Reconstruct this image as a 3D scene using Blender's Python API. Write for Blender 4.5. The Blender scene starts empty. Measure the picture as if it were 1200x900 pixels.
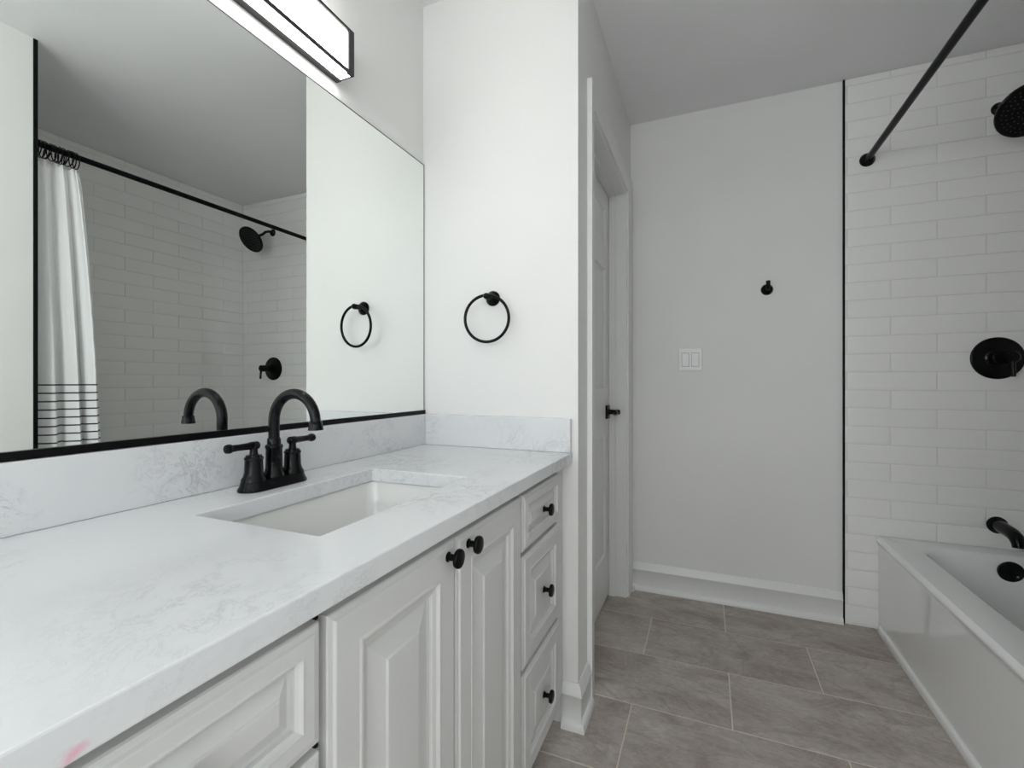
import bpy, bmesh, math, random
from mathutils import Vector, Matrix
random.seed(7)
C = bpy.context.scene.collection
PI = math.pi

# ------------------------------------------------------------------ camera, light, exposure
cam_d = bpy.data.cameras.new('camera'); cam = bpy.data.objects.new('camera', cam_d); C.objects.link(cam)
cam_d.sensor_width = 36; cam_d.lens = 16.356; cam_d.shift_y = -0.00256; cam_d.clip_start = 0.02
cam.location = (0, 0, 1.087); cam.rotation_euler = (PI/2, 0, math.radians(22.758))
bpy.context.scene.camera = cam
vs = bpy.context.scene.view_settings
vs.view_transform = 'Standard'; vs.look = 'None'; vs.gamma = 1; vs.use_curve_mapping = False
vs.exposure = 0.0
BAR_POWER = 8.3          # emission strength of the light bar's acrylic
SIDE_FILL_POWER = 61.0       # added side fill from behind the camera, source unseen
XMW = -0.947
REAR_FILL_POWER = 24.0          # added rear fill from behind the camera, source unseen (watts)
w = bpy.data.worlds.new('world'); bpy.context.scene.world = w; w.use_nodes = True
w.node_tree.nodes['Background'].inputs[0].default_value = (0.75, 0.85, 1, 1)
w.node_tree.nodes['Background'].inputs[1].default_value = 0.6
def fill_light(name, power, loc, tilt, sx, sy, col, rz=0.0):
    d = bpy.data.lights.new(name, 'AREA'); d.shape = 'RECTANGLE'; d.size = sx; d.size_y = sy; d.energy = power; d.color = col
    o = bpy.data.objects.new(name, d); C.objects.link(o); o.location = loc; o.rotation_euler = (PI/2 + tilt, 0, rz)
fill_light('rear_fill', REAR_FILL_POWER, (-0.15, -2.42, 1.55), 0.0, 1.25, 1.2, (0.93, 0.97, 1.0))         # unseen rear fill, added to lift the ambient level
fill_light('side_fill', SIDE_FILL_POWER, (XMW - 0.30, -1.35, 1.5), 0.0, 1.1, 1.2, (0.93, 0.97, 1.0), -PI/2)   # unseen side fill, added to brighten tub and tile more than the partition
try:
    bpy.context.scene.cycles.use_denoising = True
    bpy.context.scene.cycles.sample_clamp_indirect = 6
except Exception:
    pass

# ------------------------------------------------------------------ materials
def mat(name, col, rough=0.5, metal=0.0, spec=0.5, coat=0.0, emit=None):
    m = bpy.data.materials.new(name); m.use_nodes = True
    b = m.node_tree.nodes['Principled BSDF']
    b.inputs['Base Color'].default_value = (*col, 1)
    b.inputs['Roughness'].default_value = rough; b.inputs['Metallic'].default_value = metal
    b.inputs['Specular IOR Level'].default_value = spec; b.inputs['Coat Weight'].default_value = coat
    if emit:
        b.inputs['Emission Color'].default_value = (*emit[0], 1); b.inputs['Emission Strength'].default_value = emit[1]
    return m
class NT:
    def __init__(s, m): s.t = m.node_tree; s.b = s.t.nodes['Principled BSDF']
    def n(s, ty, **kw):
        x = s.t.nodes.new(ty)
        for k, v in kw.items():
            if k.startswith('i_'):
                key = k[2:]; x.inputs[int(key) if key.isdigit() else key.replace('_', ' ')].default_value = v
            else: setattr(x, k, v)
        return x
    def l(s, a, b): s.t.links.new(a, b)
    def ramp(s, fac, stops):
        r = s.n('ShaderNodeValToRGB'); e = r.color_ramp.elements
        while len(e) < len(stops): e.new(0.5)
        for i, (p, c) in enumerate(stops):
            e[i].position = p; e[i].color = (*c, 1) if len(c) == 3 else c
        s.l(fac, r.inputs[0]); return r.outputs[0]
    def mix(s, fac, a, b, mode='MIX'):
        x = s.n('ShaderNodeMix', data_type='RGBA', blend_type=mode)
        for sock, v in ((x.inputs[0], fac), (x.inputs[6], a), (x.inputs[7], b)):
            if hasattr(v, 'is_output'): s.l(v, sock)
            elif isinstance(v, (int, float)): sock.default_value = v
            else: sock.default_value = (*v, 1)
        return x.outputs[2]
    def math(s, op, a, b=0.0):
        x = s.n('ShaderNodeMath', operation=op)
        for sock, v in ((x.inputs[0], a), (x.inputs[1], b)):
            if hasattr(v, 'is_output'): s.l(v, sock)
            else: sock.default_value = v
        return x.outputs[0]
    def bump(s, h, strength, dist=0.002):
        x = s.n('ShaderNodeBump', i_Strength=strength, i_Distance=dist); s.l(h, x.inputs['Height']); s.l(x.outputs[0], s.b.inputs['Normal'])

def paint(name, col, rough=0.55):
    m = mat(name, col, rough, spec=0.35); t = NT(m)
    co = t.n('ShaderNodeTexCoord').outputs['Object']
    a = t.n('ShaderNodeTexNoise', i_Scale=160.0, i_Detail=3.0); t.l(co, a.inputs['Vector'])
    b = t.n('ShaderNodeTexNoise', i_Scale=1.6, i_Detail=2.0); t.l(co, b.inputs['Vector'])
    c = t.ramp(b.outputs['Fac'], [(0.3, tuple(v*0.97 for v in col)), (0.7, tuple(min(1, v*1.02) for v in col))])
    t.l(c, t.b.inputs['Base Color']); t.bump(a.outputs['Fac'], 0.06, 0.001)
    return m
M = {}
M['wall'] = paint('wall_paint', (0.836, 0.832, 0.812))
M['ceiling'] = paint('ceiling_paint', (0.90, 0.90, 0.90), 0.8)
M['trim'] = mat('trim_paint', (0.84, 0.84, 0.82), 0.35)
M['cab'] = mat('cabinet_paint', (0.66, 0.66, 0.65), 0.36)
M['gap'] = mat('dark_gap', (0.05, 0.05, 0.045), 0.8)
M['black'] = mat('matte_black_metal', (0.004, 0.004, 0.0045), 0.28, 0.0, 0.13)
M['bronze'] = mat('satin_black_metal', (0.004, 0.004, 0.005), 0.14, 0.0, 0.17)
M['nozzle'] = mat('grey_rubber', (0.10, 0.10, 0.10), 0.5)
M['mirror'] = mat('silvered_glass', (0.93, 0.955, 0.935), 0.0, 1.0)
M['porcelain'] = mat('glazed_porcelain', (0.80, 0.80, 0.78), 0.12, coat=0.3)
M['tub'] = mat('bathtub_enamel', (0.92, 0.92, 0.91), 0.10, coat=0.4)
M['tile'] = mat('white_glazed_tile', (0.915, 0.91, 0.885), 0.13, coat=0.2)
M['tgrout'] = mat('tile_grout', (0.74, 0.735, 0.71), 0.9)
M['fgrout'] = mat('floor_grout', (0.80, 0.73, 0.62), 0.95)
M['plate'] = mat('switch_plastic', (0.84, 0.84, 0.83), 0.3)
M['fixture'] = mat('dark_bronze_fixture', (0.035, 0.034, 0.036), 0.35, 0.3)
M['lit'] = mat('lit_acrylic', (0.9, 0.9, 0.9), 0.4, emit=((1.0, 0.985, 0.96), BAR_POWER))
M['brass'] = mat('dark_drain_metal', (0.02, 0.02, 0.02), 0.3)
M['aerator'] = mat('aerator_steel', (0.35, 0.35, 0.36), 0.25, 1.0)

def quartz():
    m = mat('white_quartz', (0.8, 0.8, 0.8), 0.16, spec=0.5); t = NT(m)
    co = t.n('ShaderNodeTexCoord').outputs['Object']
    d = t.n('ShaderNodeTexNoise', i_Scale=4.0, i_Detail=4.0); t.l(co, d.inputs['Vector'])
    mp = t.n('ShaderNodeMapping'); mp.inputs['Rotation'].default_value = (0, 0, 0.5); mp.inputs['Scale'].default_value = (1.7, 0.8, 1.2)
    v = t.n('ShaderNodeVectorMath', operation='SCALE'); v.inputs['Scale'].default_value = 0.35
    t.l(d.outputs['Color'], v.inputs[0])
    ad = t.n('ShaderNodeVectorMath', operation='ADD'); t.l(co, ad.inputs[0]); t.l(v.outputs[0], ad.inputs[1]); t.l(ad.outputs[0], mp.inputs['Vector'])
    # fine veins: |noise - 0.5| close to zero
    a = t.n('ShaderNodeTexNoise', i_Scale=7.5, i_Detail=10.0, i_Roughness=0.74); t.l(mp.outputs[0], a.inputs['Vector'])
    va = t.math('ABSOLUTE', t.math('SUBTRACT', a.outputs['Fac'], 0.5))
    vein = t.ramp(va, [(0.0, (1, 1, 1)), (0.006, (0.4,)*3), (0.018, (0, 0, 0))])
    # where veins show
    p = t.n('ShaderNodeTexNoise', i_Scale=2.6, i_Detail=3.0); t.l(co, p.inputs['Vector'])
    patch = t.ramp(p.outputs['Fac'], [(0.50, (0, 0, 0)), (0.66, (1, 1, 1))])
    for (px, py, pz, pr) in ((-.93, .60, .92, .13), (-.93, 1.13, .92, .07), (-.90, 1.41, .93, .06), (-.47, .32, .863, .19), (-.44, .72, .863, .10), (-.50, 1.02, .863, .10), (-.93, .33, .9, .05)):
        dd = t.n('ShaderNodeVectorMath', operation='DISTANCE'); t.l(co, dd.inputs[0]); dd.inputs[1].default_value = (px, py, pz)
        g_ = t.math('MULTIPLY', t.math('SUBTRACT', 1.0, t.math('DIVIDE', dd.outputs['Value'], pr)), 0.95 if px < -.8 else 0.50); patch = t.math('MAXIMUM', patch, g_)
    # cloudy mottling
    q = t.n('ShaderNodeTexNoise', i_Scale=24.0, i_Detail=8.0, i_Roughness=0.72); t.l(mp.outputs[0], q.inputs['Vector'])
    cloud = t.ramp(q.outputs['Fac'], [(0.48, (0, 0, 0)), (0.72, (1, 1, 1))])
    c0 = t.mix(t.math('MULTIPLY', t.math('MULTIPLY', cloud, patch), 0.55), (0.74, 0.75, 0.76), (0.44, 0.455, 0.475))
    c1 = t.mix(t.math('MULTIPLY', t.math('MULTIPLY', vein, patch), 0.8), c0, (0.30, 0.31, 0.33))
    # small pink smear on the front edge
    sx = t.n('ShaderNodeSeparateXYZ'); t.l(co, sx.inputs[0])
    dy = t.math('MULTIPLY', t.math('SUBTRACT', sx.outputs['Y'], 0.171), 55.0)
    dz = t.math('MULTIPLY', t.math('SUBTRACT', sx.outputs['Z'], 0.838), 95.0)
    rr = t.math('ADD', t.math('MULTIPLY', dy, dy), t.math('MULTIPLY', dz, dz))
    nz = t.n('ShaderNodeTexNoise', i_Scale=90.0, i_Detail=2.0); t.l(co, nz.inputs['Vector'])
    rr2 = t.math('ADD', rr, t.math('MULTIPLY', nz.outputs['Fac'], 1.2))
    inface = t.math('GREATER_THAN', sx.outputs['X'], -0.3925)
    sm = t.math('MULTIPLY', t.ramp(rr2, [(0.45, (0.65,)*3), (1.0, (0, 0, 0))]), inface)
    c2 = t.mix(sm, c1, (0.80, 0.30, 0.45))
    t.l(c2, t.b.inputs['Base Color']); return m
M['quartz'] = quartz()

def stone():
    m = mat('grey_stone_tile', (0.2, 0.19, 0.18), 0.42, spec=0.4); t = NT(m)
    co = t.n('ShaderNodeTexCoord').outputs['Object']; g = t.n('ShaderNodeNewGeometry')
    off = t.n('ShaderNodeVectorMath', operation='ADD'); sc = t.n('ShaderNodeCombineXYZ')
    r7 = t.math('MULTIPLY', g.outputs['Random Per Island'], 37.0)
    for i in range(3): t.l(r7, sc.inputs[i])
    t.l(co, off.inputs[0]); t.l(sc.outputs[0], off.inputs[1])
    mp = t.n('ShaderNodeMapping'); mp.inputs['Scale'].default_value = (1.0, 1.9, 1.0); t.l(off.outputs[0], mp.inputs['Vector'])
    rot = t.math('MULTIPLY', t.math('SUBTRACT', g.outputs['Random Per Island'], 0.5), 1.4)
    rv = t.n('ShaderNodeCombineXYZ'); t.l(rot, rv.inputs[2]); t.l(rv.outputs[0], mp.inputs['Rotation'])
    a = t.n('ShaderNodeTexNoise', i_Scale=3.4, i_Detail=9.0, i_Roughness=0.68, i_Distortion=0.5); t.l(mp.outputs[0], a.inputs['Vector'])
    b = t.n('ShaderNodeTexNoise', i_Scale=55.0, i_Detail=5.0, i_Roughness=0.7); t.l(mp.outputs[0], b.inputs['Vector'])
    w_ = t.n('ShaderNodeTexNoise', i_Scale=3.2, i_Detail=8.0, i_Roughness=0.6, i_Distortion=1.6); t.l(mp.outputs[0], w_.inputs['Vector'])
    base = t.ramp(a.outputs['Fac'], [(0.34, (0.345, 0.290, 0.250)), (0.5, (0.475, 0.433, 0.398)), (0.66, (0.610, 0.572, 0.540))])
    fine = t.ramp(b.outputs['Fac'], [(0.25, (0.72,)*3), (0.75, (1.22,)*3)])
    c = t.mix(0.75, base, fine, 'MULTIPLY')
    vv = t.math('ABSOLUTE', t.math('SUBTRACT', w_.outputs['Fac'], 0.5))
    lv = t.ramp(vv, [(0.0, (0.30,)*3), (0.012, (0, 0, 0))])
    c = t.mix(lv, c, (0.72, 0.67, 0.62))
    d = t.n('ShaderNodeTexNoise', i_Scale=1.3, i_Detail=6.0, i_Distortion=2.2); t.l(mp.outputs[0], d.inputs['Vector'])
    dv = t.ramp(t.math('ABSOLUTE', t.math('SUBTRACT', d.outputs['Fac'], 0.46)), [(0.0, (0.38,)*3), (0.02, (0, 0, 0))])
    c = t.mix(dv, c, (0.27, 0.24, 0.215))
    tone = t.ramp(g.outputs['Random Per Island'], [(0.0, (0.90, 0.87, 0.84)), (1.0, (1.08, 1.07, 1.07))])
    c = t.mix(1.0, c, tone, 'MULTIPLY')
    t.l(c, t.b.inputs['Base Color']); t.bump(b.outputs['Fac'], 0.12, 0.001); return m
M['stone'] = stone()

def curtain_cloth():
    m = mat('white_striped_cloth', (0.90, 0.90, 0.90), 0.85, spec=0.2); t = NT(m)
    co = t.n('ShaderNodeTexCoord').outputs['Object']; s = t.n('ShaderNodeSeparateXYZ'); t.l(co, s.inputs[0])
    z = s.outputs['Z']
    k = t.math('DIVIDE', t.math('SUBTRACT', 1.0895, z), 0.0345)
    fr = t.math('FRACT', k)
    line = t.math('LESS_THAN', t.math('ABSOLUTE', t.math('SUBTRACT', fr, 0.5)), 0.085)
    msk = t.math('MULTIPLY', t.math('MULTIPLY', line, t.math('LESS_THAN', z, 1.0895)), t.math('GREATER_THAN', z, 0.42))
    c = t.mix(msk, (0.93, 0.93, 0.925), (0.045, 0.048, 0.055)); t.l(c, t.b.inputs['Base Color'])
    wv = t.n('ShaderNodeTexNoise', i_Scale=420.0, i_Detail=1.0); t.l(co, wv.inputs['Vector']); t.bump(wv.outputs['Fac'], 0.15, 0.0006)
    return m
M['cloth'] = curtain_cloth()

# ------------------------------------------------------------------ mesh helpers
def obj(name, bm, m, parent=None, smooth=None, bevel=0.0):
    bmesh.ops.recalc_face_normals(bm, faces=bm.faces)
    me = bpy.data.meshes.new(name); bm.to_mesh(me); bm.free()
    for x in (m if isinstance(m, (list, tuple)) else [m]): me.materials.append(x)
    o = bpy.data.objects.new(name, me); C.objects.link(o)
    if parent:
        o.parent = parent; o.location = -Vector(parent_world(parent))
    if smooth is not None:
        for p in me.polygons: p.use_smooth = True
        me.set_sharp_from_angle(angle=math.radians(smooth))
    if bevel:
        b = o.modifiers.new('bevel', 'BEVEL'); b.width = bevel; b.segments = 2; b.limit_method = 'ANGLE'; b.angle_limit = math.radians(40)
    return o
def parent_world(p):
    v = Vector(p.location)
    while p.parent: p = p.parent; v += Vector(p.location)
    return v
def thing(name, label, cat, loc=(0, 0, 0), group=None):
    o = bpy.data.objects.new(name, None); C.objects.link(o); o.empty_display_size = 0.05
    o.location = loc; o['label'] = label; o['category'] = cat
    if group: o['group'] = group
    return o
def tag(o, label, cat, group=None):
    o['label'] = label; o['category'] = cat
    if group: o['group'] = group
    return o
def struct(o): o['kind'] = 'structure'; return o
def box(bm, x0, x1, y0, y1, z0, z1, mi=0):
    v = [bm.verts.new(p) for p in ((x0,y0,z0),(x1,y0,z0),(x1,y1,z0),(x0,y1,z0),(x0,y0,z1),(x1,y0,z1),(x1,y1,z1),(x0,y1,z1))]
    for f in ((0,3,2,1),(4,5,6,7),(0,1,5,4),(1,2,6,5),(2,3,7,6),(3,0,4,7)):
        fc = bm.faces.new([v[i] for i in f]); fc.material_index = mi
    return bm
def boxes(*bs):
    bm = bmesh.new()
    for b in bs: box(bm, *b)
    return bm
def frame_of(d):
    d = Vector(d).normalized(); a = Vector((0, 0, 1)) if abs(d.z) < 0.9 else Vector((1, 0, 0))
    u = d.cross(a).normalized(); return d, u, d.cross(u)
def lathe(bm, o, d, prof, n=28, cap=True):
    """revolve (t, r) profile about axis d from o"""
    o = Vector(o); d, u, v = frame_of(d); rings = []
    for t, r in prof:
        if r < 1e-6: rings.append([bm.verts.new(o + d*t)])
        else: rings.append([bm.verts.new(o + d*t + (u*math.cos(2*PI*i/n) + v*math.sin(2*PI*i/n))*r) for i in range(n)])
    for a, b in zip(rings, rings[1:]):
        for i in range(n):
            j = (i+1) % n
            if len(a) == 1 and len(b) == 1: break
            if len(a) == 1: bm.faces.new((a[0], b[j], b[i]))
            elif len(b) == 1: bm.faces.new((a[i], a[j], b[0]))
            else: bm.faces.new((a[i], a[j], b[j], b[i]))
    if cap:
        for r in (rings[0], rings[-1]):
            if len(r) > 1: bm.faces.new(r)
    return bm
def tube(bm, pts, rad, n=16):
    """sweep along points; rad number or list; rotation-minimising frame"""
    P = [Vector(p) for p in pts]; R = rad if isinstance(rad, (list, tuple)) else [rad]*len(P)
    T = []
    for i in range(len(P)):
        a = P[max(0, i-1)]; b = P[min(len(P)-1, i+1)]; T.append((b-a).normalized())
    _, u, _ = frame_of(T[0]); rings = []
    for i, p in enumerate(P):
        u = (u - T[i]*u.dot(T[i])).normalized(); v = T[i].cross(u)
        rings.append([bm.verts.new(p + (u*math.cos(2*PI*k/n) + v*math.sin(2*PI*k/n))*R[i]) for k in range(n)])
    for a, b in zip(rings, rings[1:]):
        for k in range(n): bm.faces.new((a[k], a[(k+1) % n], b[(k+1) % n], b[k]))
    bm.faces.new(rings[0]); bm.faces.new(rings[-1]); return bm
def torus(bm, c, nrm, R, r, n=48, m=12):
    c = Vector(c); d, u, v = frame_of(nrm); rings = []
    for i in range(n):
        a = 2*PI*i/n; e = u*math.cos(a) + v*math.sin(a)
        rings.append([bm.verts.new(c + e*(R + r*math.cos(2*PI*k/m)) + d*r*math.sin(2*PI*k/m)) for k in range(m)])
    for i in range(n):
        a, b = rings[i], rings[(i+1) % n]
        for k in range(m): bm.faces.new((a[k], a[(k+1) % m], b[(k+1) % m], b[k]))
    return bm
def rrect(x0, x1, y0, y1, r, n=8):
    """rounded rectangle, 4*(n+1) points ccw"""
    r = max(1e-4, min(r, (x1-x0)/2-1e-4, (y1-y0)/2-1e-4)); out = []
    for cx, cy, a0 in ((x1-r, y1-r, 0), (x0+r, y1-r, PI/2), (x0+r, y0+r, PI), (x1-r, y0+r, 3*PI/2)):
        for i in range(n+1):
            a = a0 + PI/2*i/n; out.append((cx + r*math.cos(a), cy + r*math.sin(a)))
    return out
def loft(bm, rings, cap0=True, cap1=True):
    V = [[bm.verts.new(p) for p in r] for r in rings]; n = len(V[0])
    for a, b in zip(V, V[1:]):
        for i in range(n): bm.faces.new((a[i], a[(i+1) % n], b[(i+1) % n], b[i]))
    if cap0: bm.faces.new(V[0])
    if cap1: bm.faces.new(V[-1])
    return bm
def rpanel(bm, X, y0, y1, z0, z1, prof):
    """nested rectangles facing +x: prof = (inset, height)"""
    loft(bm, [[(X+h, y0+i, z0+i), (X+h, y1-i, z0+i), (X+h, y1-i, z1-i), (X+h, y0+i, z1-i)] for i, h in prof]); return bm
def extrude_profile(bm, prof, path):
    """prof = (out, z) polygon; path = corner list [(x, y, nx, ny)] with mitre vectors"""
    rings = [[(x + nx*o, y + ny*o, z) for o, z in prof] for x, y, nx, ny in path]
    return loft(bm, rings)

# ------------------------------------------------------------------ room numbers
XM, YR, XD, YB, XT, XTR, YW, XR, H = -0.947, 1.428, -0.374, 2.510, 0.683, 0.567, 0.973, 1.420, 2.440
YREAR = -2.10; TH = 0.115

# ------------------------------------------------------------------ setting
# floor: grout bed + stone tiles, one mesh
def make_floor():
    bm = bmesh.new()
    box(bm, XM-TH, XR+TH, YREAR-TH, YB+TH, -0.08, -0.0012, 1)
    L, Wd, g = 0.6085, 0.3085, 0.0019
    y = 1.295 - Wd*9; k = 9
    while y < YB:
        par = (k % 2 == 1)     # row starting at y=1.295 (k=0) has joints at -0.235
        x = -0.2345 - L*3 if k % 2 == 0 else 0.0735 - L*3
        while x < XR:
            x0, x1, y0, y1 = max(x, XM)+g, min(x+L, XR)-g, max(y, YREAR)+g, min(y+Wd, YB)-g
            if x1-x0 > 0.01 and y1-y0 > 0.01:
                loft(bm, [[(x0,y0,-0.004),(x1,y0,-0.004),(x1,y1,-0.004),(x0,y1,-0.004)],
                          [(x0,y0,-0.0008),(x1,y0,-0.0008),(x1,y1,-0.0008),(x0,y1,-0.0008)],
                          [(x0+.001,y0+.001,0),(x1-.001,y0+.001,0),(x1-.001,y1-.001,0),(x0+.001,y1-.001,0)]], cap0=False)
            x += L
        y += Wd; k -= 1
    return struct(obj('floor', bm, [M['stone'], M['fgrout']]))
make_floor()
struct(obj('ceiling', boxes((XM-TH, XR+TH, YREAR-TH, YB+TH, H, H+0.08)), M['ceiling']))
LY_0, LY_1, LZ_0, LZ_1 = -1.90, -0.80, 0.92, 2.12
struct(obj('wall_left', boxes((XM-TH, XM, YREAR-TH, LY_0, 0, H), (XM-TH, XM, LY_1, YR+TH, 0, H), (XM-TH, XM, LY_0, LY_1, 0, LZ_0), (XM-TH, XM, LY_0, LY_1, LZ_1, H)), M['wall']))
struct(obj('added_window_2', boxes((XM-.09, XM-.03, LY_0, LY_0+.04, LZ_0, LZ_1), (XM-.09, XM-.03, LY_1-.04, LY_1, LZ_0, LZ_1), (XM-.09, XM-.03, LY_0+.04, LY_1-.04, LZ_0, LZ_0+.04),
                             (XM-.09, XM-.03, LY_0+.04, LY_1-.04, LZ_1-.04, LZ_1), (XM-.08, XM-.04, LY_0+.04, LY_1-.04, 1.505, 1.535)), M['trim']))  # unseen frame and opening, added to admit the side fill
# the stub wall at the end of the vanity, turning the corner into the wall with the door
DY0, DY1, DZ = 1.620, 2.390, 2.043
struct(obj('wall_partition', boxes((XM, XD, YR, YR+TH, 0, H)), M['wall']))
struct(obj('wall_door', boxes((XD-TH, XD, YR+TH, DY0, 0, H), (XD-TH, XD, DY1, YB, 0, H), (XD-TH, XD, DY0, DY1, DZ, H)), M['wall']))
struct(obj('wall_back', boxes((XD-TH, XR+TH, YB, YB+TH, 0, H)), M['wall']))
struct(obj('wall_right', boxes((XR, XR+TH, YREAR-TH, YB, 0, H)), M['wall']))
struct(obj('wall_alcove', boxes((XTR, XTR+TH, YREAR, YW-TH, 0, H), (XTR, XR, YW-TH, YW-0.009, 0, H)), M['wall']))
WX0, WX1, WZ0, WZ1 = -0.75, 0.45, 0.95, 2.15
struct(obj('wall_rear', boxes((XM, WX0, YREAR-TH, YREAR, 0, H), (WX1, XR, YREAR-TH, YREAR, 0, H),
                              (WX0, WX1, YREAR-TH, YREAR, 0, WZ0), (WX0, WX1, YREAR-TH, YREAR, WZ1, H)), M['wall']))
struct(obj('added_window_1', boxes((WX0, WX0+.04, YREAR-.09, YREAR-.03, WZ0, WZ1), (WX1-.04, WX1, YREAR-.09, YREAR-.03, WZ0, WZ1),
                             (WX0+.04, WX1-.04, YREAR-.09, YREAR-.03, WZ0, WZ0+.04), (WX0+.04, WX1-.04, YREAR-.09, YREAR-.03, WZ1-.04, WZ1),
                             (WX0+.04, WX1-.04, YREAR-.08, YREAR-.04, 1.535, 1.565)), M['trim']))  # unseen frame and opening, added to admit the rear fill

# tiled walls of the tub alcove
def tile_wall(name, O, U, N, ulen, joint0, t=0.009):
    """O = corner at floor on the bare wall, U = run direction, N = normal"""
    O, U, N = Vector(O), Vector(U), Vector(N); Z = Vector((0, 0, 1)); bm = bmesh.new()
    P = lambda u, z, h: O + U*u + Z*z + N*h
    loft(bm, [[P(0,0,0), P(ulen,0,0), P(ulen,H,0), P(0,H,0)], [P(0,0,.0055), P(ulen,0,.0055), P(ulen,H,.0055), P(0,H,.0055)]])
    for f in bm.faces: f.material_index = 1
    pit, L, g = 0.08, 0.316, 0.0009; rr = random.Random(3)
    for k in range(-1, 32):
        z0, z1 = max(0.0, 0.008+pit*k)+g, min(H, 0.008+pit*(k+1))-g
        if z1-z0 < 0.006: continue
        u = joint0 - L*4 + (0 if k % 2 == 0 else L/2)
        while u < ulen:
            u0, u1 = max(0, u)+g, min(ulen, u+L)-g; u += L
            if u1-u0 < 0.006: continue
            q = [rr.uniform(-.00035, .00035) for _ in range(2)]
            iz = min(.011, (z1-z0)*.35); iu = min(.008, (u1-u0)*.35)
            r = lambda i, j, h, s=0: [P(u0+i,z0+j,h-s*(q[0]+q[1])), P(u1-i,z0+j,h+s*(q[0]-q[1])), P(u1-i,z1-j,h+s*(q[0]+q[1])), P(u0+i,z1-j,h-s*(q[0]-q[1]))]
            loft(bm, [r(0,0,.005), r(0,0,.0070), r(.0008,.0010,.0078), r(iu*.4,iz*.4,.0086), r(iu,iz,t,1)], cap0=False)
    o = obj(name, bm, [M['tile'], M['tgrout']], smooth=25); return struct(o)
tile_wall('wall_tile_back', (XTR+.002, YB, 0), (1, 0, 0), (0, -1, 0), XR-XTR-.002, 0.734-XTR)
tile_wall('wall_tile_right', (XR, YW, 0), (0, 1, 0), (-1, 0, 0), YB-.009-YW, 0.11)
tile_wall('wall_tile_front', (XTR+.002, YW-.009, 0), (1, 0, 0), (0, 1, 0), XR-.009-XTR-.002, 0.734-XTR)
# black metal edge strips where the tile ends
struct(obj('trim_1', boxes((XTR-.005, XTR+.0025, YB-.011, YB, 0, H)), M['black']))
struct(obj('trim_2', boxes((XTR-.003, XTR+.0025, YW-.012, YW+.0015, 0, H)), M['black']))

# baseboards
BB = [(0, 0), (0.0, 0.140), (0.005, 0.140), (0.008, 0.132), (0.012, 0.126), (0.013, 0.112), (0.0165, 0.108), (0.0165, 0.103), (0.013, 0.100),
      (0.013, 0.028), (0.018, 0.026), (0.024, 0.018), (0.026, 0.008), (0.026, 0)]
s = 1
bm = extrude_profile(bmesh.new(), BB, [(XD+.0005, YB, 0, -1), (XTR-.0055, YB, 0, -1)])
struct(obj('baseboard_back', bm, M['trim'], smooth=50))
bm = extrude_profile(bmesh.new(), BB, [(-0.4235, YR, 0, -1), (XD, YR, 1, -1), (XD, 1.5495, 1, 0)])
struct(obj('baseboard_partition', bm, M['trim'], smooth=50))
bm = extrude_profile(bmesh.new(), BB, [(XD, 2.4605, 1, 0), (XD, YB-.027, 1, 0)])
struct(obj('baseboard_door', bm, M['trim'], smooth=50))
bm = extrude_profile(bmesh.new(), BB, [(XTR, YW-.013, -1, 0), (XTR, YREAR+.001, -1, 0)])
struct(obj('baseboard_alcove', bm, M['trim'], smooth=50))

# door with casing
CW = 0.070
CP = [(0, 0), (0.017, 0.0), (0.017, 0.008), (0.014, 0.014), (0.013, 0.045), (0.010, 0.058), (0.009, CW), (0, CW)]
def casing():
    bm = bmesh.new()
    # profile: (out from wall, distance from outer edge inwards)
    a = [(XD+o, DY0-CW+d, 0) for o, d in CP]; b = [(XD+o, DY0-CW+d, DZ+CW-d) for o, d in CP]
    c = [(XD+o, DY1+CW-d, DZ+CW-d) for o, d in CP]; e = [(XD+o, DY1+CW-d, 0) for o, d in CP]
    loft(bm, [a, b, c, e])
    return bm
struct(obj('trim_3', casing(), M['trim'], smooth=40))
door = struct(bpy.data.objects.new('door_1', None)); C.objects.link(door); door.location = (-0.48, (DY0+DY1)/2, 0)
XDF = -0.462
obj('jamb', boxes((XD-TH, XD+.001, DY0-.001, DY0+.014, 0, DZ), (XD-TH, XD+.001, DY1-.014, DY1+.001, 0, DZ), (XD-TH, XD+.001, DY0+.014, DY1-.014, DZ-.014, DZ+.001),
                  (XDF+.001, XDF+.035, DY0+.014, DY0+.024, 0, DZ-.014), (XDF+.001, XDF+.035, DY1-.024, DY1-.014, 0, DZ-.014), (XDF+.001, XDF+.035, DY0+.024, DY1-.024, DZ-.024, DZ-.014)), M['trim'], door, bevel=.0015)
def slab():
    bm = bmesh.new(); y0, y1, z0, z1 = DY0+.016, DY1-.016, 0.012, DZ-.017
    box(bm, XDF-.035, XDF-.0125, y0, y1, z0, z1)
    ys = [y0, y0+.085, (y0+y1)/2-.05, (y0+y1)/2+.05, y1-.085, y1]
    zs = [z0, 0.23, 0.825, 1.05, 1.64, 1.74, 1.935, z1]
    for a, b in ((0, 1), (2, 3), (4, 5)): box(bm, XDF-.0135, XDF, ys[a], ys[b], z0, z1)
    for a, b in ((0, 1), (2, 3), (4, 5), (6, 7)):
        for c, d in ((1, 2), (3, 4)): box(bm, XDF-.0135, XDF, ys[c], ys[d], zs[a], zs[b])
    for a, b in ((1, 2), (3, 4), (5, 6)):
        for c, d in ((1, 2), (3, 4)):
            rpanel(bm, XDF, ys[c], ys[d], zs[a], zs[b], [(0, -.014), (0, 0), (.003, 0), (.010, -.009), (.018, -.0105), (.042, -.002), (.048, -.0005)])
    return bm
obj('door_panel', slab(), M['trim'], door, smooth=35)
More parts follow.
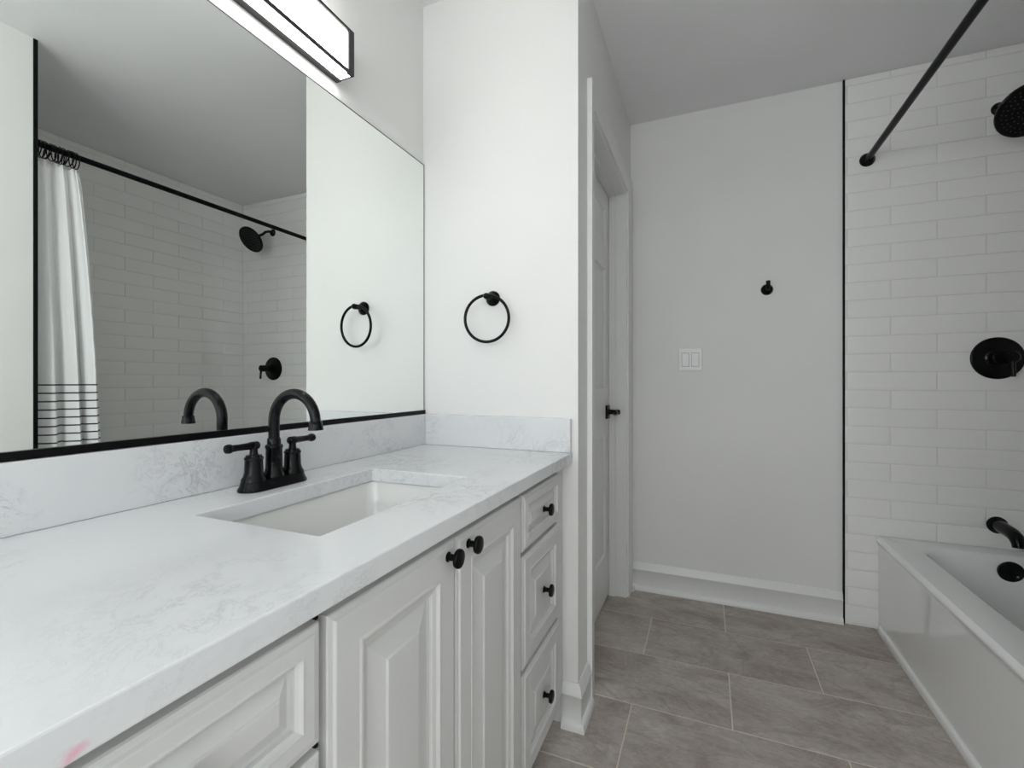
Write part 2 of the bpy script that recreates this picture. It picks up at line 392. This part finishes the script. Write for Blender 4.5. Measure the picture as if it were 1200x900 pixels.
def door_handle():
    bm = bmesh.new(); y, z = 2.325, 0.935
    box(bm, XDF, XDF+.009, y-.032, y+.032, z-.033, z+.033)
    lathe(bm, (XDF+.009, y, z), (1, 0, 0), [(0, .016), (.012, .012), (.030, .011), (.050, .012), (.056, .009)], 18)
    tube(bm, [(XDF+.050, y+.004, z), (XDF+.055, y-.02, z-.002), (XDF+.053, y-.06, z-.006), (XDF+.056, y-.10, z-.002), (XDF+.064, y-.112, z+.002)], [.009, .009, .008, .007, .005], 12)
    return bm
obj('door_handle', door_handle(), M['black'], door, smooth=40)

# ------------------------------------------------------------------ vanity
VY0, VY1 = 0.012, 1.4265; XF = -0.424
van = thing('vanity_cabinet', 'long white vanity cabinet with raised panel doors and drawers under the quartz worktop', 'cabinet', (-0.68, 0.72, 0))
ZT = 0.830
bm = boxes((XM+.003, XF, VY0, VY0+.018, .10, ZT), (XM+.003, XF, VY1-.018, VY1, .10, ZT), (XM+.003, XF-.02, VY0+.018, VY1-.018, .10, .118), (XM+.003, XM+.010, VY0+.018, VY1-.018, .118, ZT),
           (XF-.02, XF, VY0+.018, .100, .10, ZT), (XF-.02, XF, .398, .424, .10, ZT), (XF-.02, XF, 1.020, 1.046, .10, ZT), (XF-.02, XF, 1.330, VY1-.018, .10, ZT),
           (XF-.02, XF, .100, 1.330, .80, ZT), (XF-.02, XF, .100, 1.330, .10, .122), (XF-.02, XF, .715-.013, .715+.013, .122, .80),
           (XF-.02, XF, .100, .398, .655, .685), (XF-.02, XF, .100, .398, .37, .40), (XF-.02, XF, 1.046, 1.330, .655, .685), (XF-.02, XF, 1.046, 1.330, .37, .40))
obj('carcass', bm, M['cab'], van, bevel=.001)
obj('toe_kick', boxes((-.50, -.485, VY0, VY1, 0, .10), (XM+.003, -.50, VY0, VY0+.018, 0, .10), (XM+.003, -.50, VY1-.018, VY1, 0, .10)), M['cab'], van)
obj('interior_panel', boxes((XF-.030, XF-.0205, VY0+.02, VY1-.02, .12, .80)), M['cab'], van)
def front_prof(k):
    return [(0, 0), (0, .0135), (.0015, .0155), (.0075, .0165), (.010, .0190), (.0115, .0195), (.050*k, .0195), (.0525*k, .0205), (.056*k, .0205), (.061*k, .0160),
            (.066*k, .0145), (.0685*k, .0140), (.070*k, .0085), (.078*k, .0080), (.108*k, .0150), (.111*k, .0172), (.114*k, .0175)]
def knob(o, p):
    bm = bmesh.new()
    lathe(bm, p, (1, 0, 0), [(0, .0085), (.002, .0085), (.0035, .0060), (.015, .0055), (.0165, .0100), (.018, .0155), (.0215, .0165), (.0245, .0155), (.026, .0120), (.0263, 0)], 24)
    obj('knob', bm, M['black'], o, smooth=35)
def front(kind, y0, y1, z0, z1, kn, k=1.0):
    bm = bmesh.new(); rpanel(bm, XF+.0005, y0, y1, z0, z1, front_prof(k))
    o = obj(kind, bm, M['cab'], van)
    if kn: knob(o, (XF+.0195, kn[0], kn[1]))
    return o
def black_dot(o, y, z):  # small black cylinder at the drawer front's upper corner
    obj('black_dot', lathe(bmesh.new(), (XF+.0005, y, z), (1, 0, 0), [(0, .0035), (.006, .0035), (.008, .002)], 12), M['black'], o)
front('door', .4165, .7130, .112, .813, (.684, .790))
front('door', .7170, 1.0255, .112, .813, (.756, .790))
zz = [(.676, .813, .5), (.392, .665, .82), (.112, .379, .82)]
for z0, z1, k in zz:
    front('drawer', 1.0375, 1.3350, z0, z1, (1.186, (z0+z1)/2), k)
    o = front('drawer', .1050, .4050, z0, z1, (.255, (z0+z1)/2), k)
    black_dot(o, .4085, z1+.001)

# worktop with sink cut-out
SX0, SX1, SY0, SY1 = -0.793, -0.518, 0.514, 0.963
ZC0, ZC1, XC = 0.8315, 0.863, -0.391
def worktop():
    bm = bmesh.new(); xs = [XM+.002, SX0, SX1, XC]; ys = [VY0-.004, SY0, SY1, YR-.001]
    V = {}
    for i, x in enumerate(xs):
        for j, y in enumerate(ys):
            for k, z in enumerate((ZC0, ZC1)): V[i, j, k] = bm.verts.new((x, y, z))
    for i in range(3):
        for j in range(3):
            if (i, j) == (1, 1): continue
            for k in (0, 1): bm.faces.new([V[i, j, k], V[i+1, j, k], V[i+1, j+1, k], V[i, j+1, k]])
    for i in range(3):
        for j in (0, 3): bm.faces.new([V[i, j, 0], V[i+1, j, 0], V[i+1, j, 1], V[i, j, 1]])
        for j in (0, 3): bm.faces.new([V[j, i, 0], V[j, i+1, 0], V[j, i+1, 1], V[j, i, 1]])
    bm.faces.new([V[1,1,0], V[2,1,0], V[2,1,1], V[1,1,1]]); bm.faces.new([V[1,2,0], V[2,2,0], V[2,2,1], V[1,2,1]])
    bm.faces.new([V[1,1,0], V[1,2,0], V[1,2,1], V[1,1,1]]); bm.faces.new([V[2,1,0], V[2,2,0], V[2,2,1], V[2,1,1]])
    return bm
tag(obj('countertop', worktop(), M['quartz'], bevel=.0022), 'white quartz countertop with grey veins and rectangular sink cut-out', 'countertop')
ZS = 0.970
tag(obj('backsplash', boxes((XM+.001, XM+.020, VY0-.004, YR-.001, ZC1+.0003, ZS)), M['quartz'], bevel=.0015), 'long low quartz backsplash strip along the wall beneath the mirror', 'backsplash')
tag(obj('backsplash', boxes((XM+.0205, XC-.003, YR-.020, YR-.001, ZC1+.0003, ZS)), M['quartz'], bevel=.0015), 'short quartz side splash standing against the wall under the towel ring', 'backsplash')

# undermount sink
sink = thing('sink', 'white rectangular undermount sink set beneath the worktop', 'sink', ((SX0+SX1)/2, (SY0+SY1)/2, .68))
def bowl():
    R = lambda i, r, z: [(x, y, z) for x, y in rrect(SX0+i, SX1-i, SY0+i, SY1-i, r)]
    zt = ZC0-.0006
    return loft(bmesh.new(), [R(-.016, .02, zt-.012), R(-.016, .02, zt), R(-.007, .018, zt), R(-.005, .020, zt-.004), R(-.002, .028, zt-.06), R(.006, .034, zt-.112), R(.016, .04, zt-.130),
                              R(.034, .04, zt-.138), R(.10, .03, zt-.142), R(.10, .03, zt-.152), R(.024, .04, zt-.146), R(.004, .04, zt-.12), R(-.008, .03, zt-.05), R(-.010, .02, zt-.012)], cap0=False, cap1=False)
bm = bowl()
R2 = rrect(SX0+.10, SX1-.10, SY0+.10, SY1-.10, .03)
bm.faces.new([bm.verts.new((x, y, ZC0-.0006-.142)) for x, y in R2]); bmesh.ops.remove_doubles(bm, verts=bm.verts, dist=1e-5)
obj('basin', bm, M['porcelain'], sink, smooth=50)
obj('drain', lathe(bmesh.new(), (-.655, .74, .6885), (0, 0, 1), [(0, .030), (.003, .030), (.0045, .026), (.003, .018), (.0035, .017), (.008, .014), (.0085, 0)], 24), M['brass'], sink, smooth=40)

# faucet
FX, FY = -0.860, 0.7255; ZB = ZC1+.0004
fau = thing('faucet', 'matte black two-handle gooseneck faucet on the worktop behind the sink', 'faucet', (FX, FY, ZB))
R = lambda l, d, z: [(x, y, z) for x, y in rrect(FX-d/2, FX+d/2, FY-l/2, FY+l/2, d/2, 10)]
obj('base_plate', loft(bmesh.new(), [R(.158, .056, ZB), R(.158, .056, ZB+.004), R(.154, .053, ZB+.007), R(.149, .049, ZB+.012), R(.146, .047, ZB+.018), R(.142, .044, ZB+.0205)]), M['bronze'], fau, smooth=30)
zb = ZB+.0195
def spout():
    bm = bmesh.new()
    lathe(bm, (FX, FY, zb), (0, 0, 1), [(0, .0225), (.005, .0220), (.011, .0188), (.020, .0168), (.060, .0163), (.062, .0178), (.066, .0178), (.068, .0163), (.069, .0138), (.080, .0135), (.083, .0118), (.084, 0)], 28)
    pts = [(FX, FY, zb+.075), (FX, FY, zb+.095)]
    cx, cz, r = FX+.059, zb+.119, .059
    for i in range(21):
        a = PI - PI*i/20*0.985
        pts.append((cx + r*math.cos(a), FY, cz + r*math.sin(a)))
    tube(bm, pts, [.0113]*2 + [.0113 - .0010*i/20 for i in range(21)], 20)
    return bm
sp = obj('spout', spout(), M['bronze'], fau, smooth=40)
obj('aerator', lathe(bmesh.new(), (FX+.1182, FY, zb+.122), (.03, 0, -1), [(0, .0125), (.002, .0135), (.004, .0125), (.010, .0140), (.018, .0150), (.0185, .0130), (.0165, .0125), (.0165, 0)], 24), M['bronze'], sp, smooth=40)
for sgn in (-1, 1):
    y = FY + .0485*sgn
    h = obj('handle', lathe(bmesh.new(), (FX, y, zb), (0, 0, 1), [(0, .0240), (.004, .0235), (.010, .0198), (.018, .0178), (.043, .0168), (.044, .0180), (.048, .0180), (.049, .0160), (.053, .0145), (.054, .0085), (.060, .0075), (.072, .0075), (.072, 0)], 28), M['bronze'], fau, smooth=40)
    bm = bmesh.new(); zl = zb+.072
    lathe(bm, (FX, y-sgn*.012, zl), (0, sgn, 0), [(0, 0), (.001, .006), (.004, .0085), (.018, .0085), (.024, .0072), (.046, .0066), (.056, .0070), (.060, .0066), (.062, .0088), (.067, .0094), (.072, .0082), (.074, 0)], 20)
    obj('lever', bm, M['bronze'], h, smooth=50)

# mirror
MX = XM+.005; MZ0, MZ1 = 0.9705, 1.867; MY0 = 0.012
mir = thing('mirror', 'wide frameless wall mirror above the backsplash with a black bottom channel', 'mirror', (XM, .72, MZ0))
obj('mirror_glass', boxes((XM+.0008, MX, MY0+.002, YR-.0045, MZ0+.010, MZ1-.0015)), M['mirror'], mir)
obj('bottom_channel', boxes((XM+.0004, MX+.006, MY0, YR-.002, MZ0, MZ0+.0135)), M['black'], mir, bevel=.0008)
obj('edge_strip', boxes((XM+.0004, MX+.0006, MY0, YR-.0025, MZ1-.0012, MZ1+.0012), (XM+.0004, MX+.0006, YR-.0045, YR-.0022, MZ0+.0136, MZ1-.0012)), M['fixture'], mir)

# light bar over the mirror
LY0, LY1, LZ0, LZ1 = 0.440, 1.000, 1.914, 2.034; LX0, LX1 = XM+.0008, -0.884
bar = thing('vanity_light', 'lit rectangular vanity light bar with dark frame on the wall above the mirror', 'wall light', (XM, .72, LZ0))
obj('back_plate', boxes((LX0, LX0+.018, LY0, LY1, LZ0-.002, LZ1)), M['fixture'], bar, bevel=.001)
fb = .008
obj('frame', boxes((LX1-.010, LX1, LY0, LY0+.020, LZ0, LZ1), (LX1-.010, LX1, LY1-.020, LY1, LZ0, LZ1), (LX1-.006, LX1, LY0+.020, LY1-.020, LZ0, LZ0+fb), (LX1-.006, LX1, LY0+.020, LY1-.020, LZ1-fb, LZ1),
                   (LX0+.018, LX1-.010, LY0, LY0+.004, LZ0, LZ1), (LX0+.018, LX1-.010, LY1-.004, LY1, LZ0, LZ1)), M['fixture'], bar, bevel=.0006)
obj('diffuser', boxes((LX0+.0185, LX1-.0065, LY0+.0045, LY1-.0045, LZ0+.001, LZ1-.001)), M['lit'], bar)

# towel ring
RX, RZ = -0.668, 1.367
tr = thing('towel_ring', 'black round towel ring hanging on the white wall beside the mirror', 'towel ring', (RX, YR, RZ))
obj('flange', lathe(bmesh.new(), (RX, YR-.0004, RZ), (0, -1, 0), [(0, .0255), (.004, .0255), (.006, .0235), (.010, .0210), (.016, .0150), (.020, .0095), (.030, .0085)], 30), M['black'], tr, smooth=35)
obj('post', lathe(bmesh.new(), (RX, YR-.028, RZ), (0, -1, 0), [(0, .0080), (.010, .0080), (.012, .0100), (.026, .0105), (.030, .0095), (.034, .0055), (.0355, 0)], 22), M['black'], tr, smooth=40)
obj('ring', torus(bmesh.new(), (RX-.002, YR-.047, RZ-.073), (-.10, 1, .03), .0765, .0050, 64, 12), M['black'], tr, smooth=60)

# robe hook
hk = thing('robe_hook', 'small black robe hook on the plain wall above the light switch', 'hook', (.262, YB, 1.527))
obj('flange', lathe(bmesh.new(), (.262, YB-.0004, 1.523), (0, -1, 0), [(0, .026), (.004, .026), (.007, .024), (.011, .022), (.017, .014), (.020, .010), (.030, .009)], 28), M['black'], hk, smooth=35)
bm = tube(bmesh.new(), [(.262, YB-.028, 1.523), (.262, YB-.040, 1.522), (.262, YB-.050, 1.527), (.262, YB-.054, 1.538), (.262, YB-.053, 1.555)], [.009, .009, .009, .009, .0095], 16)
obj('prong', bm, M['black'], hk, smooth=50)

# light switch
sw = thing('light_switch', 'white double rocker light switch plate on the back wall', 'light switch', (-.078, YB, 1.196))
def plate():
    P = lambda i, y: [(x, y, z) for x, z in rrect(-.078-.0575+i, -.078+.0575-i, 1.196-.0575+i, 1.196+.0575-i, .004, 3)]
    return loft(bmesh.new(), [P(0, YB-.0004), P(0, YB-.004), P(.003, YB-.0065), P(.006, YB-.007)])
obj('plate', plate(), M['plate'], sw, smooth=30)
for dx in (-.023, .023):
    x = -.078+dx
    obj('rocker_gap', boxes((x-.0178, x+.0178, YB-.0074, YB-.0068, 1.196-.0345, 1.196+.0345)), mat('switch_recess', (.30, .30, .30), .6), sw)
    bm = loft(bmesh.new(), [[(x-.0160, YB-h, 1.196-.0325), (x+.0160, YB-h, 1.196-.0325), (x+.0160, YB-h-d, 1.196+.0325), (x-.0160, YB-h-d, 1.196+.0325)] for h, d in ((.0072, 0), (.0080, .0028))])
    obj('rocker', bm, M['plate'], sw, bevel=.0008)

# ------------------------------------------------------------------ bathtub
TX0, TX1, TY0, TY1, TZ = XT-.003, XR-.0105, YW+.002, YB-.0115, 0.410
tub = thing('bathtub', 'white alcove bathtub with a smooth apron between the tiled walls', 'bathtub', ((TX0+TX1)/2, (TY0+TY1)/2, 0))
def tubmesh():
    n = 10
    def Rg(a, b, c, d, r, z): return [(x, y, z) for x, y in rrect(TX0+a, TX1-b, TY0+c, TY1-d, r, n)]
    rings = [Rg(.012, 0, 0, 0, .003, .001), Rg(.012, 0, 0, 0, .003, .365), Rg(.010, 0, 0, 0, .003, .376), Rg(.003, 0, 0, 0, .003, .386), Rg(0, 0, 0, 0, .003, .394), Rg(.001, 0, 0, 0, .003, .399), Rg(.005, .001, .001, .001, .003, .4035),
             Rg(.012, .003, .003, .003, .004, TZ), Rg(.105, .042, .105, .075, .11, TZ-.001), Rg(.112, .048, .112, .081, .115, TZ-.003), Rg(.120, .054, .120, .087, .12, TZ-.010), Rg(.127, .060, .135, .092, .12, TZ-.03),
             Rg(.140, .072, .19, .105, .12, TZ-.12), Rg(.160, .092, .26, .122, .12, TZ-.24), Rg(.180, .112, .30, .140, .12, TZ-.30), Rg(.22, .15, .36, .18, .10, TZ-.33), Rg(.28, .21, .45, .25, .08, TZ-.337)]
    return loft(bmesh.new(), rings, cap0=False, cap1=True)
obj('shell', tubmesh(), M['tub'], tub, smooth=42)
obj('apron_foot', loft(bmesh.new(), [[(TX0+o, y, z) for o, z in ((.0118, .001), (.001, .001), (.001, .020), (.003, .026), (.008, .030), (.0118, .031))] for y in (TY0+.001, TY1-.025)]), M['tub'], tub, smooth=40)
OX = 1.080
ov = lathe(bmesh.new(), (OX, TY1-.0995, .352), (0, -1, -.13), [(-.004, .040), (.004, .040), (.008, .037), (.010, .030), (.012, .012), (.013, 0)], 28)
o = obj('overflow_plate', ov, M['bronze'], tub, smooth=35)
obj('screw', lathe(bmesh.new(), (OX+.014, TY1-.111, .340), (0, -1, -.13), [(0, .0045), (.003, .004), (.0035, 0)], 12), M['aerator'], o, smooth=40)

# fittings on the tiled back wall
FW = YB-.0094; VX = 1.084
spt = thing('tub_spout', 'black bathtub filler spout low on the tiled wall over the tub', 'tub spout', (VX, FW, .505))
obj('flange', lathe(bmesh.new(), (VX, FW, .505), (0, -1, 0), [(0, .034), (.004, .034), (.007, .031), (.012, .026)], 26), M['bronze'], spt, smooth=35)
bm = tube(bmesh.new(), [(VX, FW-.008, .505), (VX, FW-.06, .504), (VX, FW-.105, .500), (VX, FW-.130, .490), (VX, FW-.142, .474), (VX, FW-.145, .458)], [.0245, .0235, .0230, .0225, .0205, .0190], 20)
obj('spout_body', bm, M['bronze'], spt, smooth=45)
va = thing('shower_valve', 'round black shower valve plate with a lever handle on the tiled wall', 'shower valve', (VX, FW, 1.181))
obj('plate', lathe(bmesh.new(), (VX, FW, 1.181), (0, -1, 0), [(0, .085), (.004, .085), (.007, .083), (.010, .075), (.012, .045), (.018, .036), (.020, 0)], 44), M['bronze'], va, smooth=30)
h = obj('handle', lathe(bmesh.new(), (VX, FW-.017, 1.181), (0, -1, 0), [(0, .030), (.015, .028), (.018, .023), (.055, .021), (.058, .024), (.090, .0235), (.095, .019), (.097, 0)], 28), M['bronze'], va, smooth=35)
obj('lever', tube(bmesh.new(), [(VX, FW-.098, 1.185), (VX, FW-.104, 1.170), (VX, FW-.108, 1.145), (VX, FW-.111, 1.112), (VX, FW-.112, 1.105)], [.0095, .009, .0075, .0075, .0065], 14), M['bronze'], va, smooth=45)
sh = thing('rain_shower', 'large round black rain shower head on a wall arm high over the tub', 'shower head', (VX, FW, 2.19))
obj('flange', lathe(bmesh.new(), (VX+.006, FW, 2.190), (0, -1, 0), [(0, .026), (.004, .026), (.010, .022), (.014, .014), (.016, .010)], 26), M['bronze'], sh, smooth=35)
HD = Vector((0, -.80, -.60)); HC = Vector((VX+.010, 2.326, 2.094))
neck = HC - HD*.045
obj('arm', tube(bmesh.new(), [(VX, FW-.006, 2.19), (VX, FW-.04, 2.188), (VX, FW-.07, 2.175), (VX, FW-.095, 2.150), tuple(neck + HD*.004)], [.0095]*5, 14), M['bronze'], sh, smooth=45)
hd = obj('head', lathe(bmesh.new(), tuple(neck), tuple(HD), [(0, .012), (.006, .019), (.014, .019), (.020, .016), (.026, .030), (.034, .066), (.040, .088), (.046, .0935), (.053, .0935), (.056, .090), (.056, .084), (.0555, 0)], 48), M['bronze'], sh, smooth=30)
bm = bmesh.new(); d, u, v = frame_of(HD)
for ring_r, cnt in ((.014, 6), (.030, 12), (.046, 18), (.062, 24), (.075, 30)):
    for i in range(cnt):
        a = 2*PI*i/cnt + ring_r*40; p = neck + HD*.0553 + (u*math.cos(a) + v*math.sin(a))*ring_r
        lathe(bm, tuple(p), tuple(HD), [(0, .0020), (.0022, .0015)], 6)
obj('nozzles', bm, M['nozzle'], hd)

# shower rod
DX, DZr = 0.651, 2.064
rod = thing('shower_rod', 'straight black shower curtain rod spanning the tub opening between the tiled walls', 'curtain rod', (DX, (YW+YB)/2, DZr))
obj('pole', tube(bmesh.new(), [(DX, YW+.004, DZr), (DX, 1.7, DZr), (DX, FW-.004, DZr)], .0125, 20), M['black'], rod, smooth=40)
for y, s in ((FW, -1), (YW+.0004, 1)):
    obj('flange', lathe(bmesh.new(), (DX, y, DZr), (0, s, 0), [(0, .029), (.005, .029), (.009, .026), (.022, .020), (.026, .016), (.027, .0127)], 26), M['black'], rod, smooth=35)

# shower curtain, gathered at the near end of the rod
cur = thing('shower_curtain', 'white shower curtain with thin dark stripes gathered at the end of the rod', 'shower curtain', (DX, 1.08, DZr))
def curtain():
    bm = bmesh.new(); nu, nz = 160, 48; G = []; zt, zb_ = 2.000, 0.19
    # pleats: (position along the run, share of a half wave)
    for j in range(nz+1):
        s = j/nz; z = zt + (zb_-zt)*s; row = []
        wd = .150 + .120*(s**.75); amp = .012 + .014*min(1, s*2.2)
        for i in range(nu+1):
            q = i/nu; ph = 2*PI*(2.6*q + .55*q*q + .06*math.sin(5*s+4*q))
            y = .990 + wd*q + .007*math.sin(2*ph+.6)*min(1, .3+s)
            x = DX - .014 + amp*math.sin(ph+.9) + .0035*math.sin(2.7*ph+1.3+s*2.0) + .003*math.sin(7*s+ph*.5)
            row.append(bm.verts.new((x, max(.984, y), z - (.010*(0.5-0.5*math.cos(2*PI*11*q)) if j == 0 else 0))))
        G.append(row)
    for j in range(nz):
        for i in range(nu): bm.faces.new((G[j][i], G[j][i+1], G[j+1][i+1], G[j+1][i]))
    return bm
co = obj('curtain_cloth', curtain(), M['cloth'], cur, smooth=80)
so = co.modifiers.new('thickness', 'SOLIDIFY'); so.thickness = .0014
rr = random.Random(5)
for i in range(12):
    y = 1.004 + .0118*i; t = rr.uniform(-.18, .18)
    bm = torus(bmesh.new(), (DX, y, DZr-.0185), (rr.uniform(-.12, .12), 1, t), .0335, .0022, 24, 8)
    obj('curtain_ring', bm, M['black'], cur, smooth=60)
